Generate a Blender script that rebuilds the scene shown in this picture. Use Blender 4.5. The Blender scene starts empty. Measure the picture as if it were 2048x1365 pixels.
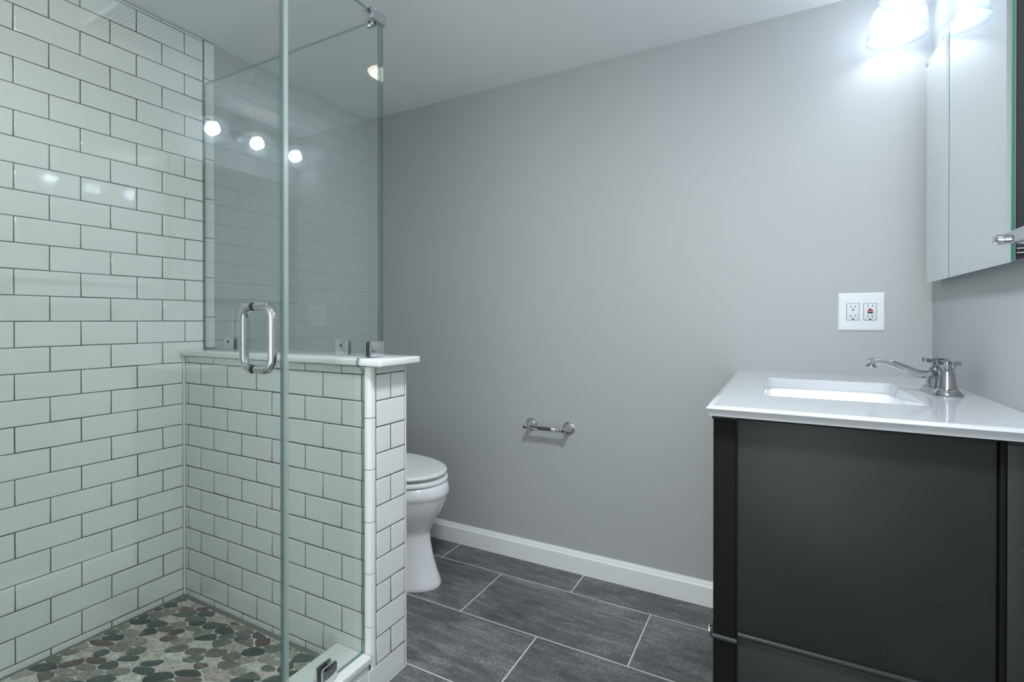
import bpy, bmesh, math, random
from mathutils import Vector, Matrix
random.seed(7)
PI = math.pi
ZS = 0.0788            # room floor sits at world z = 0; coordinates below are written from the first tile course
SC = bpy.context.scene
COL = SC.collection

# ------------------------------------------------------------------ camera, world, exposure
cam = bpy.data.cameras.new('camera'); cam_o = bpy.data.objects.new('camera', cam); COL.objects.link(cam_o)
cam_o.location = (1.9105, -1.0421, .9789 + ZS)
cam_o.rotation_euler = (PI/2 - .0043, -.0002, .4916)
cam.sensor_width = 36; cam.lens = 1001.08/2048*36; cam.shift_y = -38.2/2048
cam.clip_start = .02
SC.camera = cam_o
w = bpy.data.worlds.new('world'); SC.world = w; w.use_nodes = True
w.node_tree.nodes['Background'].inputs[0].default_value = (.95, 1.0, .985, 1)      # added fill light, entering by the opening made behind the camera
w.node_tree.nodes['Background'].inputs[1].default_value = 2.2
SC.view_settings.view_transform = 'Standard'; SC.view_settings.look = 'None'
SC.view_settings.exposure = 0.05; SC.view_settings.gamma = 1.0
try: SC.view_settings.use_curve_mapping = False
except Exception: pass
SC.cycles.max_bounces = 14; SC.cycles.diffuse_bounces = 9; SC.cycles.glossy_bounces = 8
SC.cycles.transparent_max_bounces = 24; SC.cycles.transmission_bounces = 10
SC.cycles.sample_clamp_indirect = 8.0
SC.cycles.use_denoising = True
BULB_POWER = 48.0
CAN_SHOWER = 11.0
FILL_ROOM = 178.0  # strength of the added, unseen fill dome

# ------------------------------------------------------------------ materials
def newmat(name):
    m = bpy.data.materials.new(name); m.use_nodes = True
    nt = m.node_tree
    return m, nt, nt.nodes['Principled BSDF']
def N(nt, typ, **kw):
    n = nt.nodes.new(typ)
    for k, v in kw.items():
        if k.startswith('i_'): n.inputs[k[2:].replace('_', ' ')].default_value = v
        else: setattr(n, k, v)
    return n
def pbr(name, col, rough=.5, metal=0, spec=.5, coat=0, noise=None, bump=None):
    m, nt, b = newmat(name)
    b.inputs['Base Color'].default_value = (*col, 1)
    b.inputs['Roughness'].default_value = rough
    b.inputs['Metallic'].default_value = metal
    b.inputs['Specular IOR Level'].default_value = spec
    if coat: b.inputs['Coat Weight'].default_value = coat; b.inputs['Coat Roughness'].default_value = .06
    tc = N(nt, 'ShaderNodeTexCoord')
    if noise:                     # (scale, amount) : faint mottling of the surface's own colour
        nz = N(nt, 'ShaderNodeTexNoise'); nz.inputs['Scale'].default_value = noise[0]; nz.inputs['Detail'].default_value = 4
        nt.links.new(tc.outputs['Object'], nz.inputs['Vector'])
        mx = N(nt, 'ShaderNodeMix', data_type='RGBA')
        mx.inputs[6].default_value = (*[c*(1-noise[1]) for c in col], 1)
        mx.inputs[7].default_value = (*[min(1, c*(1+noise[1])) for c in col], 1)
        nt.links.new(nz.outputs['Fac'], mx.inputs[0]); nt.links.new(mx.outputs[2], b.inputs['Base Color'])
    if bump:                      # (scale, strength, distance)
        nb = N(nt, 'ShaderNodeTexNoise'); nb.inputs['Scale'].default_value = bump[0]; nb.inputs['Detail'].default_value = 3
        nt.links.new(tc.outputs['Object'], nb.inputs['Vector'])
        bp = N(nt, 'ShaderNodeBump'); bp.inputs['Strength'].default_value = bump[1]; bp.inputs['Distance'].default_value = bump[2]
        nt.links.new(nb.outputs['Fac'], bp.inputs['Height']); nt.links.new(bp.outputs['Normal'], b.inputs['Normal'])
    return m
def thin_glass(name, tint, rough=0.0, body=None, body_amt=0.0, bump=None):
    """clear sheet glass: tinted see-through plus Fresnel reflection on each face (optionally a faint white body)"""
    m = bpy.data.materials.new(name); m.use_nodes = True; nt = m.node_tree
    for n in list(nt.nodes): nt.nodes.remove(n)
    out = N(nt, 'ShaderNodeOutputMaterial')
    tr = N(nt, 'ShaderNodeBsdfTransparent'); tr.inputs[0].default_value = (*tint, 1)
    gl = N(nt, 'ShaderNodeBsdfGlossy'); gl.inputs['Roughness'].default_value = rough; gl.inputs[0].default_value = (.97, 1, .99, 1)
    geo = N(nt, 'ShaderNodeNewGeometry')
    mr = N(nt, 'ShaderNodeMapRange'); mr.inputs['To Min'].default_value = 1.62; mr.inputs['To Max'].default_value = 1/1.62
    nt.links.new(geo.outputs['Backfacing'], mr.inputs['Value'])
    fr = N(nt, 'ShaderNodeFresnel'); nt.links.new(mr.outputs['Result'], fr.inputs['IOR'])
    mx = N(nt, 'ShaderNodeMixShader')
    src = tr.outputs[0]
    if body:
        df = N(nt, 'ShaderNodeBsdfDiffuse'); df.inputs[0].default_value = (*body, 1)
        tl = N(nt, 'ShaderNodeBsdfTranslucent'); tl.inputs[0].default_value = (*body, 1)
        m2 = N(nt, 'ShaderNodeMixShader'); m2.inputs[0].default_value = .5
        nt.links.new(df.outputs[0], m2.inputs[1]); nt.links.new(tl.outputs[0], m2.inputs[2])
        m3 = N(nt, 'ShaderNodeMixShader'); m3.inputs[0].default_value = body_amt
        nt.links.new(tr.outputs[0], m3.inputs[1]); nt.links.new(m2.outputs[0], m3.inputs[2]); src = m3.outputs[0]
    if bump:
        tc = N(nt, 'ShaderNodeTexCoord'); vo = N(nt, 'ShaderNodeTexVoronoi'); vo.inputs['Scale'].default_value = bump
        nt.links.new(tc.outputs['Object'], vo.inputs['Vector'])
        bp = N(nt, 'ShaderNodeBump'); bp.inputs['Strength'].default_value = .6; bp.inputs['Distance'].default_value = .001
        nt.links.new(vo.outputs['Distance'], bp.inputs['Height'])
        for q in (gl, fr): nt.links.new(bp.outputs['Normal'], q.inputs['Normal'])
    nt.links.new(fr.outputs[0], mx.inputs[0]); nt.links.new(src, mx.inputs[1]); nt.links.new(gl.outputs[0], mx.inputs[2])
    nt.links.new(mx.outputs[0], out.inputs[0])
    return m
def emit(name, col, strength):
    m, nt, b = newmat(name)
    b.inputs['Base Color'].default_value = (*col, 1); b.inputs['Emission Color'].default_value = (*col, 1)
    b.inputs['Emission Strength'].default_value = strength
    return m

M = {}
M['paint'] = pbr('grey_wall_paint', (.430, .448, .451), .55, bump=(260, .08, .002), spec=.35)
M['ceil'] = pbr('ceiling_paint', (.87, .875, .885), .7, bump=(200, .06, .002), spec=.2)
M['grout'] = pbr('dark_grout', (.05, .055, .055), .9, noise=(60, .3))
M['marble'] = pbr('white_marble', (.80, .82, .82), .16, noise=(6, .05), coat=.3)
M['caulk'] = pbr('white_caulk', (.72, .73, .72), .5)
M['trimwhite'] = pbr('white_trim_paint', (.84, .86, .87), .32)
M['ceramic'] = pbr('white_ceramic', (.91, .92, .94), .07, coat=.4)
M['seat'] = pbr('white_seat_plastic', (.87, .89, .89), .25)
M['counter'] = pbr('white_cultured_top', (.56, .58, .62), .09, coat=.3)
M['chrome'] = pbr('chrome', (.62, .63, .65), .045, metal=1)
M['faucet'] = pbr('faucet_chrome', (.47, .48, .50), .07, metal=1)
M['satin'] = pbr('brushed_chrome', (.62, .62, .65), .22, metal=1)
M['rubber'] = pbr('dark_rubber', (.02, .025, .02), .6)
M['plate'] = pbr('white_plate_plastic', (.74, .77, .80), .3)
M['device'] = pbr('white_device_plastic', (.70, .73, .76), .35)
M['slot'] = pbr('dark_slot', (.01, .012, .015), .6)
M['red'] = pbr('red_button', (.45, .02, .03), .4)
M['black'] = pbr('black_button', (.01, .012, .018), .35)
M['doorwhite'] = pbr('white_door_paint', (.74, .75, .76), .4)
M['carcass'] = pbr('dark_cabinet_steel', (.03, .032, .035), .5, metal=.3)
M['backing'] = pbr('grey_mirror_backing', (.16, .17, .19), .5)
M['shelf'] = pbr('grey_shelf', (.35, .36, .36), .4)
M['mirror'] = pbr('mirror_silver', (.90, .93, .93), .0, metal=1)
M['greenedge'] = pbr('green_glass_edge', (.02, .33, .22), .12, spec=.8)
M['greenedge'].node_tree.nodes['Principled BSDF'].inputs['Transmission Weight'].default_value = .3
M['glass'] = thin_glass('shower_glass', (.966, .985, .977))
M['glassedge'] = thin_glass('shower_glass_edge', (.42, .56, .53))
M['seal'] = thin_glass('clear_seal', (.86, .90, .89), .15, body=(.8, .85, .86), body_amt=.35)
M['shade'] = thin_glass('prismatic_shade_glass', (.74, .76, .78), .10, body=(.9, .92, .95), body_amt=.11, bump=240)
M['vent'] = pbr('white_vent_plastic', (.7, .71, .72), .45)
M['bulb'] = emit('lit_bulb', (.86, .92, 1.0), BULB_POWER)
M['bulbneck'] = pbr('white_bulb_neck', (.8, .82, .84), .4)
M['can'] = emit('warm_downlight_lens', (1.0, .84, .69), CAN_SHOWER)
M['fill_dome'] = emit('added_fill_dome', (.93, .97, 1.0), FILL_ROOM)

def mat_tile():
    m, nt, b = newmat('white_glazed_tile')
    tc = N(nt, 'ShaderNodeTexCoord')
    nz = N(nt, 'ShaderNodeTexNoise'); nz.inputs['Scale'].default_value = 9; nz.inputs['Detail'].default_value = 2
    nt.links.new(tc.outputs['Object'], nz.inputs['Vector'])
    mx = N(nt, 'ShaderNodeMix', data_type='RGBA'); mx.inputs[6].default_value = (.775, .80, .785, 1); mx.inputs[7].default_value = (.805, .825, .815, 1)
    nt.links.new(nz.outputs['Fac'], mx.inputs[0]); nt.links.new(mx.outputs[2], b.inputs['Base Color'])
    b.inputs['Roughness'].default_value = .07
    b.inputs['Specular IOR Level'].default_value = .5
    n2 = N(nt, 'ShaderNodeTexNoise'); n2.inputs['Scale'].default_value = 26; n2.inputs['Detail'].default_value = 2
    nt.links.new(tc.outputs['Object'], n2.inputs['Vector'])
    bp = N(nt, 'ShaderNodeBump'); bp.inputs['Strength'].default_value = .10; bp.inputs['Distance'].default_value = .003
    nt.links.new(n2.outputs['Fac'], bp.inputs['Height']); nt.links.new(bp.outputs['Normal'], b.inputs['Normal'])
    return m
M['tile'] = mat_tile()

def mat_slate():
    m, nt, b = newmat('grey_slate_tile')
    tc = N(nt, 'ShaderNodeTexCoord')
    att = N(nt, 'ShaderNodeAttribute', attribute_name='tone')
    mp = N(nt, 'ShaderNodeMapping'); mp.inputs['Rotation'].default_value = (0, 0, -.35); mp.inputs['Scale'].default_value = (3.0, 13.0, 1)
    add = N(nt, 'ShaderNodeVectorMath', operation='ADD')
    sc = N(nt, 'ShaderNodeVectorMath', operation='SCALE'); sc.inputs[3].default_value = 11
    nt.links.new(att.outputs['Vector'], sc.inputs[0])
    nt.links.new(tc.outputs['Object'], add.inputs[0]); nt.links.new(sc.outputs[0], add.inputs[1])
    nt.links.new(add.outputs[0], mp.inputs['Vector'])
    n1 = N(nt, 'ShaderNodeTexNoise'); n1.inputs['Scale'].default_value = 2.2; n1.inputs['Detail'].default_value = 12; n1.inputs['Roughness'].default_value = .72; n1.inputs['Distortion'].default_value = .6
    nt.links.new(mp.outputs[0], n1.inputs['Vector'])
    n2 = N(nt, 'ShaderNodeTexNoise'); n2.inputs['Scale'].default_value = 2.6; n2.inputs['Detail'].default_value = 3
    nt.links.new(add.outputs[0], n2.inputs['Vector'])
    n3 = N(nt, 'ShaderNodeTexNoise'); n3.inputs['Scale'].default_value = 170; n3.inputs['Detail'].default_value = 3
    nt.links.new(tc.outputs['Object'], n3.inputs['Vector'])
    r = N(nt, 'ShaderNodeValToRGB')
    e = r.color_ramp.elements
    e[0].position = .28; e[0].color = (.070, .076, .078, 1)
    e[1].position = .74; e[1].color = (.29, .305, .305, 1)
    e2 = r.color_ramp.elements.new(.5); e2.color = (.138, .148, .150, 1)
    m1 = N(nt, 'ShaderNodeMath', operation='MULTIPLY_ADD'); m1.inputs[1].default_value = .55
    nt.links.new(n2.outputs['Fac'], m1.inputs[0])
    m2 = N(nt, 'ShaderNodeMath', operation='MULTIPLY_ADD'); m2.inputs[1].default_value = .95; m2.inputs[2].default_value = -.33
    nt.links.new(n1.outputs['Fac'], m2.inputs[0]); nt.links.new(m2.outputs[0], m1.inputs[2])
    m3 = N(nt, 'ShaderNodeMath', operation='MULTIPLY_ADD'); m3.inputs[1].default_value = .55
    nt.links.new(n3.outputs['Fac'], m3.inputs[0])
    m4 = N(nt, 'ShaderNodeMath', operation='ADD'); m4.inputs[1].default_value = -.205
    nt.links.new(m1.outputs[0], m4.inputs[0]); nt.links.new(m4.outputs[0], m3.inputs[2])
    nt.links.new(m3.outputs[0], r.inputs[0]); nt.links.new(r.outputs[0], b.inputs['Base Color'])
    b.inputs['Roughness'].default_value = .48; b.inputs['Specular IOR Level'].default_value = .4
    bp = N(nt, 'ShaderNodeBump'); bp.inputs['Strength'].default_value = .35; bp.inputs['Distance'].default_value = .002
    nt.links.new(m3.outputs[0], bp.inputs['Height']); nt.links.new(bp.outputs['Normal'], b.inputs['Normal'])
    return m
M['slate'] = mat_slate()
M['floorgrout'] = pbr('pale_floor_grout', (.62, .62, .57), .85, noise=(50, .12))
M['pebblegrout'] = pbr('pebble_grout', (.58, .60, .54), .8, noise=(40, .15))

def mat_pebble():
    m, nt, b = newmat('sliced_pebble')
    tc = N(nt, 'ShaderNodeTexCoord'); att = N(nt, 'ShaderNodeAttribute', attribute_name='tone')
    sep = N(nt, 'ShaderNodeSeparateXYZ'); nt.links.new(att.outputs['Vector'], sep.inputs[0])
    r = N(nt, 'ShaderNodeValToRGB'); r.color_ramp.interpolation = 'CONSTANT'
    cols = [(0, (.035, .055, .050)), (.10, (.065, .090, .078)), (.22, (.11, .135, .105)), (.34, (.15, .125, .105)), (.43, (.19, .20, .155)),
            (.53, (.10, .070, .062)), (.60, (.27, .26, .21)), (.70, (.37, .33, .28)), (.80, (.52, .46, .41)), (.91, (.50, .51, .43))]
    e = r.color_ramp.elements; e[0].position = 0; e[0].color = (*cols[0][1], 1); e[1].position = cols[1][0]; e[1].color = (*cols[1][1], 1)
    for p, c in cols[2:]:
        k = e.new(p); k.color = (*c, 1)
    nt.links.new(sep.outputs[0], r.inputs[0])
    sc = N(nt, 'ShaderNodeVectorMath', operation='SCALE'); sc.inputs[3].default_value = 5
    add = N(nt, 'ShaderNodeVectorMath', operation='ADD')
    nt.links.new(att.outputs['Vector'], sc.inputs[0]); nt.links.new(tc.outputs['Object'], add.inputs[0]); nt.links.new(sc.outputs[0], add.inputs[1])
    nz = N(nt, 'ShaderNodeTexNoise'); nz.inputs['Scale'].default_value = 55; nz.inputs['Detail'].default_value = 6; nz.inputs['Distortion'].default_value = 1.5
    nt.links.new(add.outputs[0], nz.inputs['Vector'])
    mr = N(nt, 'ShaderNodeMapRange'); mr.inputs['From Min'].default_value = .3; mr.inputs['From Max'].default_value = .7; mr.inputs['To Min'].default_value = .62; mr.inputs['To Max'].default_value = 1.5
    nt.links.new(nz.outputs['Fac'], mr.inputs['Value'])
    mu = N(nt, 'ShaderNodeVectorMath', operation='SCALE')
    nt.links.new(r.outputs[0], mu.inputs[0]); nt.links.new(mr.outputs[0], mu.inputs[3]); nt.links.new(mu.outputs[0], b.inputs['Base Color'])
    b.inputs['Roughness'].default_value = .38
    return m
M['pebble'] = mat_pebble()

def mat_espresso():
    m, nt, b = newmat('black_lacquered_wood')
    tc = N(nt, 'ShaderNodeTexCoord')
    nz = N(nt, 'ShaderNodeTexNoise'); nz.inputs['Scale'].default_value = 5; nz.inputs['Detail'].default_value = 3
    nt.links.new(tc.outputs['Object'], nz.inputs['Vector'])
    vo = N(nt, 'ShaderNodeTexVoronoi'); vo.inputs['Scale'].default_value = 34; nt.links.new(tc.outputs['Object'], vo.inputs['Vector'])
    ds = N(nt, 'ShaderNodeMath', operation='LESS_THAN'); ds.inputs[1].default_value = .035     # specks of dust
    nt.links.new(vo.outputs['Distance'], ds.inputs[0])
    mx = N(nt, 'ShaderNodeMix', data_type='RGBA'); mx.inputs[6].default_value = (.017, .020, .021, 1); mx.inputs[7].default_value = (.030, .034, .035, 1)
    nt.links.new(nz.outputs['Fac'], mx.inputs[0])
    m2 = N(nt, 'ShaderNodeMix', data_type='RGBA'); m2.inputs[7].default_value = (.14, .15, .14, 1)
    nt.links.new(ds.outputs[0], m2.inputs[0]); nt.links.new(mx.outputs[2], m2.inputs[6]); nt.links.new(m2.outputs[2], b.inputs['Base Color'])
    b.inputs['Roughness'].default_value = .40; b.inputs['Specular IOR Level'].default_value = .32
    return m
M['wood'] = mat_espresso()
M['postwood'] = pbr('matt_black_post', (.0085, .0085, .0085), .6, spec=.12)

# ------------------------------------------------------------------ geometry helpers
ORG = {}
def finish(name, bm, mats, parent=None, smooth=35, loc=None, flat=False):
    """link one mesh object; its vertices are written in room coordinates"""
    bmesh.ops.recalc_face_normals(bm, faces=bm.faces) if not flat else None
    o_w = Vector((0, 0, 0))
    if parent is not None: o_w = ORG[parent.name]
    elif loc is not None: o_w = Vector(loc)
    for v in bm.verts: v.co = v.co - o_w
    me = bpy.data.meshes.new(name); bm.to_mesh(me); bm.free()
    if not isinstance(mats, (list, tuple)): mats = [mats]
    for m_ in mats: me.materials.append(m_)
    if smooth: me.shade_smooth(); me.set_sharp_from_angle(angle=math.radians(smooth))
    o = bpy.data.objects.new(name, me); COL.objects.link(o)
    if parent is not None: o.parent = parent
    else: o.location = o_w + Vector((0, 0, ZS))
    ORG[o.name] = o_w
    return o
def thing(name, loc, label, cat, group=None, kind=None):
    o = bpy.data.objects.new(name, None); o.empty_display_size = .05; COL.objects.link(o)
    o.location = Vector(loc) + Vector((0, 0, ZS)); ORG[o.name] = Vector(loc)
    tag(o, label, cat, group, kind); return o
def tag(o, label=None, cat=None, group=None, kind=None):
    if label: o['label'] = label
    if cat: o['category'] = cat
    if group: o['group'] = group
    if kind: o['kind'] = kind
    return o
def struct(o, label=None, cat=None):
    o['kind'] = 'structure'; return tag(o, label, cat)
def B(): return bmesh.new()
def box(bm, lo, hi, bev=0, seg=2, mi=0):
    vs = [bm.verts.new((x, y, z)) for x in (lo[0], hi[0]) for y in (lo[1], hi[1]) for z in (lo[2], hi[2])]
    idx = [(0, 1, 3, 2), (4, 6, 7, 5), (0, 4, 5, 1), (2, 3, 7, 6), (0, 2, 6, 4), (1, 5, 7, 3)]
    fs = [bm.faces.new([vs[i] for i in f]) for f in idx]
    for f in fs: f.material_index = mi
    if bev:
        es = list({e for f in fs for e in f.edges})
        bmesh.ops.bevel(bm, geom=es, offset=bev, segments=seg, affect='EDGES', profile=.5)
    return fs
def ring_faces(bm, a, b, closed=True, mi=0):
    n = len(a); out = []
    for i in range(n if closed else n-1):
        j = (i+1) % n
        f = bm.faces.new((a[i], a[j], b[j], b[i])); f.material_index = mi; out.append(f)
    return out
def loft(bm, rings, cap0=True, cap1=True, mi=0, closed=True):
    vr = [[bm.verts.new(p) for p in r] for r in rings]
    for a, b in zip(vr, vr[1:]): ring_faces(bm, a, b, closed, mi)
    if cap0: bm.faces.new(vr[0][::-1]).material_index = mi
    if cap1: bm.faces.new(vr[-1]).material_index = mi
    return vr
def basis(axis):
    a = Vector(axis).normalized()
    t = Vector((0, 0, 1)) if abs(a.z) < .9 else Vector((1, 0, 0))
    u = a.cross(t).normalized(); v = a.cross(u).normalized()
    return a, u, v
def lathe(bm, org, axis, prof, n=32, cap0=True, cap1=True, mi=0):
    """prof: (distance along axis, radius)"""
    a, u, v = basis(axis); org = Vector(org)
    loft(bm, [[org + a*d + (u*math.cos(2*PI*i/n) + v*math.sin(2*PI*i/n))*r for i in range(n)] for d, r in prof], cap0, cap1, mi)
def cyl(bm, p0, p1, r, n=20, mi=0):
    p0, p1 = Vector(p0), Vector(p1); d = p1-p0
    lathe(bm, p0, d, [(0, r), (d.length, r)], n, mi=mi)
def arc_path(pts, rad, seg=6):
    """round the corners of a polyline"""
    P = [Vector(p) for p in pts]; out = [P[0]]
    for a, b, c in zip(P, P[1:], P[2:]):
        d0 = (a-b).normalized(); d1 = (c-b).normalized()
        for k in range(seg+1):
            t = k/seg; p0 = b+d0*rad; p1 = b+d1*rad
            out.append(p0*(1-t)**2 + b*2*t*(1-t)*1.0 + p1*t*t)
    out.append(P[-1]); return out
def tube(bm, pts, r, n=16, cap=True, mi=0):
    P = [Vector(p) for p in pts]; rings = []
    u = None
    for i, p in enumerate(P):
        t = ((P[min(i+1, len(P)-1)]-p).normalized() + (p-P[max(i-1, 0)]).normalized()).normalized()
        if u is None: _, u, v = basis(t)
        u = (u - t*u.dot(t)).normalized(); v = t.cross(u)
        rr = r[i] if isinstance(r, (list, tuple)) else r
        rings.append([p + (u*math.cos(2*PI*k/n)+v*math.sin(2*PI*k/n))*rr for k in range(n)])
    loft(bm, rings, cap, cap, mi)
def rrect(cx, cy, hx, hy, r, z, n=5):
    out = []
    for qx, qy, a0 in ((1, 1, 0), (-1, 1, PI/2), (-1, -1, PI), (1, -1, 1.5*PI)):
        for k in range(n+1):
            a = a0 + PI/2*k/n
            out.append(Vector((cx+qx*(hx-r)+r*math.cos(a), cy+qy*(hy-r)+r*math.sin(a), z)))
    return out
def prism(bm, poly, f0, f1, mi=0, mi_side=None):
    """poly 2-D points mapped to 3-D by f0 and f1"""
    a = [bm.verts.new(f0(p)) for p in poly]; b = [bm.verts.new(f1(p)) for p in poly]
    bm.faces.new(a[::-1]).material_index = mi; bm.faces.new(b).material_index = mi
    ring_faces(bm, a, b, True, mi if mi_side is None else mi_side)

def tile_face(bm, fr, u0, u1, v0, v1, lay=None, h=.005, gap=.0005, soft=.0050):
    """one glazed tile with a softened edge; fr maps (u, v, depth outwards) to room coordinates"""
    u0 += gap; u1 -= gap; v0 += gap; v1 -= gap
    if u1-u0 < .004 or v1-v0 < .004: return
    s = min(soft, (u1-u0)*.25, (v1-v0)*.25)
    tilt = [random.uniform(-.00028, .00028) for _ in range(4)]
    rings = []
    for ins, d in ((0, -h), (0, -.0020), (s*.16, -.0010), (s*.45, -.00035), (s, 0), (s*1.4, 0)):
        r = []
        for k, (a, b) in enumerate(((u0+ins, v0+ins), (u1-ins, v0+ins), (u1-ins, v1-ins), (u0+ins, v1-ins))):
            r.append(fr(a, b, d+tilt[k]))
        rings.append(r)
    n0 = len(bm.faces)
    vr = [[bm.verts.new(p) for p in r] for r in rings]
    fs = []
    for a, b in zip(vr, vr[1:]): fs += ring_faces(bm, a, b)
    fs.append(bm.faces.new(vr[-1]))
    if lay is not None:
        t = Vector((random.random(), random.random(), random.random()))
        for f in fs:
            for l in f.loops: l[lay] = (*t, 1)
C = .0749; HM = .077
def tile_field(bm, fr, rows, joints, ulo, uhi, vlo, vhi, skip=None):
    for r in rows:
        v0, v1 = max(r*C, vlo), min((r+1)*C, vhi)
        if v1-v0 < .006: continue
        lo, hi = (ulo, uhi)
        if skip: lo, hi = skip(r, v0, v1)
        js = sorted(j for j in joints(r) if lo+.004 < j < hi-.004)
        e = [lo]+js+[hi]
        for a, b in zip(e, e[1:]): tile_face(bm, fr, a, b, v0, v1)

# ------------------------------------------------------------------ dimensions
ZF = -.0788; ZC = 2.033; YG = .932; XR = 2.325; YB = -2.05; YN = -.945
YH = .0    # half wall face
# ------------------------------------------------------------------ room shell
bm = B(); box(bm, (-.12, YB-.1, ZF-.12), (XR+.1, YG+.1, ZF-.0009))
fl = struct(finish('floor', bm, M['floorgrout'], smooth=0), 'grey slate tile floor in pale grout, running from the doorway to the toilet', 'floor')
bm = B(); lay = bm.loops.layers.float_color.new('tone')
S = .3063
frf = lambda u, v, d: (u, v, ZF+d)
for k in range(-9, 2):
    y0, y1 = .7727+k*S-S, .7727+k*S
    off = .5842 if k % 2 == 1 else .5842+S      # the row against the back wall is k = 1
    for j in range(-3, 5):
        a, b_ = off+j*2*S, off+(j+1)*2*S
        a, b_ = max(a, 0.0 if y0 > .05 else .0), min(b_, XR)
        c, d = max(y0, YB), min(y1, YG)
        if b_-a > .01 and d-c > .01:
            tile_face(bm, frf, a, b_, c, d, lay, h=.006, gap=.0022, soft=.0012)
ft = finish('slate_tile', bm, M['slate'], fl, smooth=50)

bm = B(); box(bm, (-.12, YB-.1, ZC), (XR+.1, YG+.1, ZC+.1))
struct(finish('ceiling', bm, M['ceil'], smooth=0), 'flat pale ceiling above the whole bathroom', 'ceiling')
bm = B(); box(bm, (-.12, YG, ZF-.006), (XR+.1, YG+.1, ZC))
struct(finish('wall_back', bm, M['paint'], smooth=0), 'plain grey painted wall behind the toilet and vanity', 'wall')
bm = B(); box(bm, (XR, YB-.1, ZF-.006), (XR+.1, YG, ZC))
struct(finish('wall_right', bm, M['paint'], smooth=0), 'grey painted wall carrying the mirror cabinet and the light fixture', 'wall')
# left wall : drywall, with glazed tile in the shower
bm = B(); box(bm, (-.12, YB-.1, ZF-.006), (-.007, YG, ZC))
wl = struct(finish('wall_left', bm, M['paint'], smooth=0), 'left wall, white subway tile in the shower and grey paint beyond it', 'wall')
bm = B(); box(bm, (-.008, YN, ZF), (-.0010, .113, ZC-.0005))
finish('dark_grout', bm, M['grout'], wl, smooth=0)
bm = B()
frl = lambda u, v, d: (d, u, v)
def jl(r):
    return [-(.0717+j*HM+(j % 2)*.0017) for j in range(-2, 14) if (j % 2) != (r % 2)]
tile_field(bm, frl, range(-1, 28), jl, YN, 0, -.023, ZC-.001, skip=lambda r, a, b: (YN, -.0045 if r < 11 else .0705))
finish('wall_tile', bm, M['tile'], wl, smooth=40)
bm = B()
zz = [.872, .9886, 1.1388, 1.2889, 1.437, 1.588, 1.738, 1.888, ZC-.001]
for a, b_ in zip(zz, zz[1:]): tile_face(bm, frl, .0725, .114, a, b_, soft=.006)
finish('bullnose_trim', bm, M['tile'], wl, smooth=40)
bm = B(); tube(bm, [(.0015, -.0015, -.02), (.0015, -.0015, .85)], .0045, 8)
finish('corner_caulk', bm, M['tile'], wl)

# near shower wall (out of frame, seen only in reflections) and the short wall it ends on
bm = B(); box(bm, (0, YN-.1, ZF-.006), (.90, YN-.007, ZC)); box(bm, (-.02, YB, ZF-.006), (.90, YN-.1, ZC))
wn = struct(finish('wall_near', bm, M['paint'], smooth=0), 'wall closing the shower on the side towards the doorway', 'wall')
bm = B(); box(bm, (0, YN-.008, ZF), (.899, YN-.0010, ZC-.0005)); finish('dark_grout', bm, M['grout'], wn, smooth=0)
bm = B()
tile_field(bm, lambda u, v, d: (u, YN+d, v), range(-1, 28), lambda r: [.0227+j*HM for j in range(0, 13) if (j % 2) == ((r+1) % 2)], .003, .898, -.023, ZC-.001)
finish('wall_tile', bm, M['tile'], wn, smooth=40)
bm = B(); box(bm, (-.12, YB-.1, ZF-.006), (1.02, YB, ZC)); box(bm, (2.26, YB-.1, ZF-.006), (XR+.1, YB, ZC)); box(bm, (1.02, YB-.1, 1.96), (2.26, YB, ZC))  # wide opening is added so the world light fills the room
struct(finish('wall_front', bm, M['paint'], smooth=0), 'grey wall with a wide opening added to let in fill light, behind the camera', 'wall')
bm = B()
for lo, hi in (((.93, YB, ZF), (1.02, YB+.018, 2.03)), ((2.26, YB, ZF), (XR-.017, YB+.018, 2.03)), ((1.02, YB, 1.955), (2.26, YB+.018, 2.03))): box(bm, lo, hi, .003)
struct(finish('trim_2', bm, M['trimwhite']), 'white casing around the added opening behind the camera', 'door casing')

# baseboards
def baseboard(name, p0, p1, nrm, label):
    """profile extruded from p0 to p1; nrm points into the room"""
    prof = [(0, 0), (.0150, 0), (.0150, .0700), (.0135, .0722), (.0105, .0728), (.0085, .0755), (.0078, .0800), (.0060, .0848), (.0040, .0868), (.0040, .0892), (.0012, .0900), (0, .0900)]
    p0, p1, nrm = Vector(p0), Vector(p1), Vector(nrm)
    bm = B(); loft(bm, [[p + nrm*a + Vector((0, 0, z)) for a, z in prof] for p in (p0, p1)])
    return struct(finish(name, bm, M['trimwhite'], smooth=25), label, 'baseboard')
baseboard('baseboard_back', (-.005, YG, ZF), (1.795, YG, ZF), (0, -1, 0), 'white moulded baseboard along the plain back wall')
baseboard('baseboard_left', (-.007, .160, ZF), (-.007, YG-.016, ZF), (1, 0, 0), 'white moulded baseboard behind the toilet')
baseboard('baseboard_right', (XR, YB, ZF), (XR, .093, ZF), (-1, 0, 0), 'white moulded baseboard on the vanity wall towards the doorway')

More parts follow.
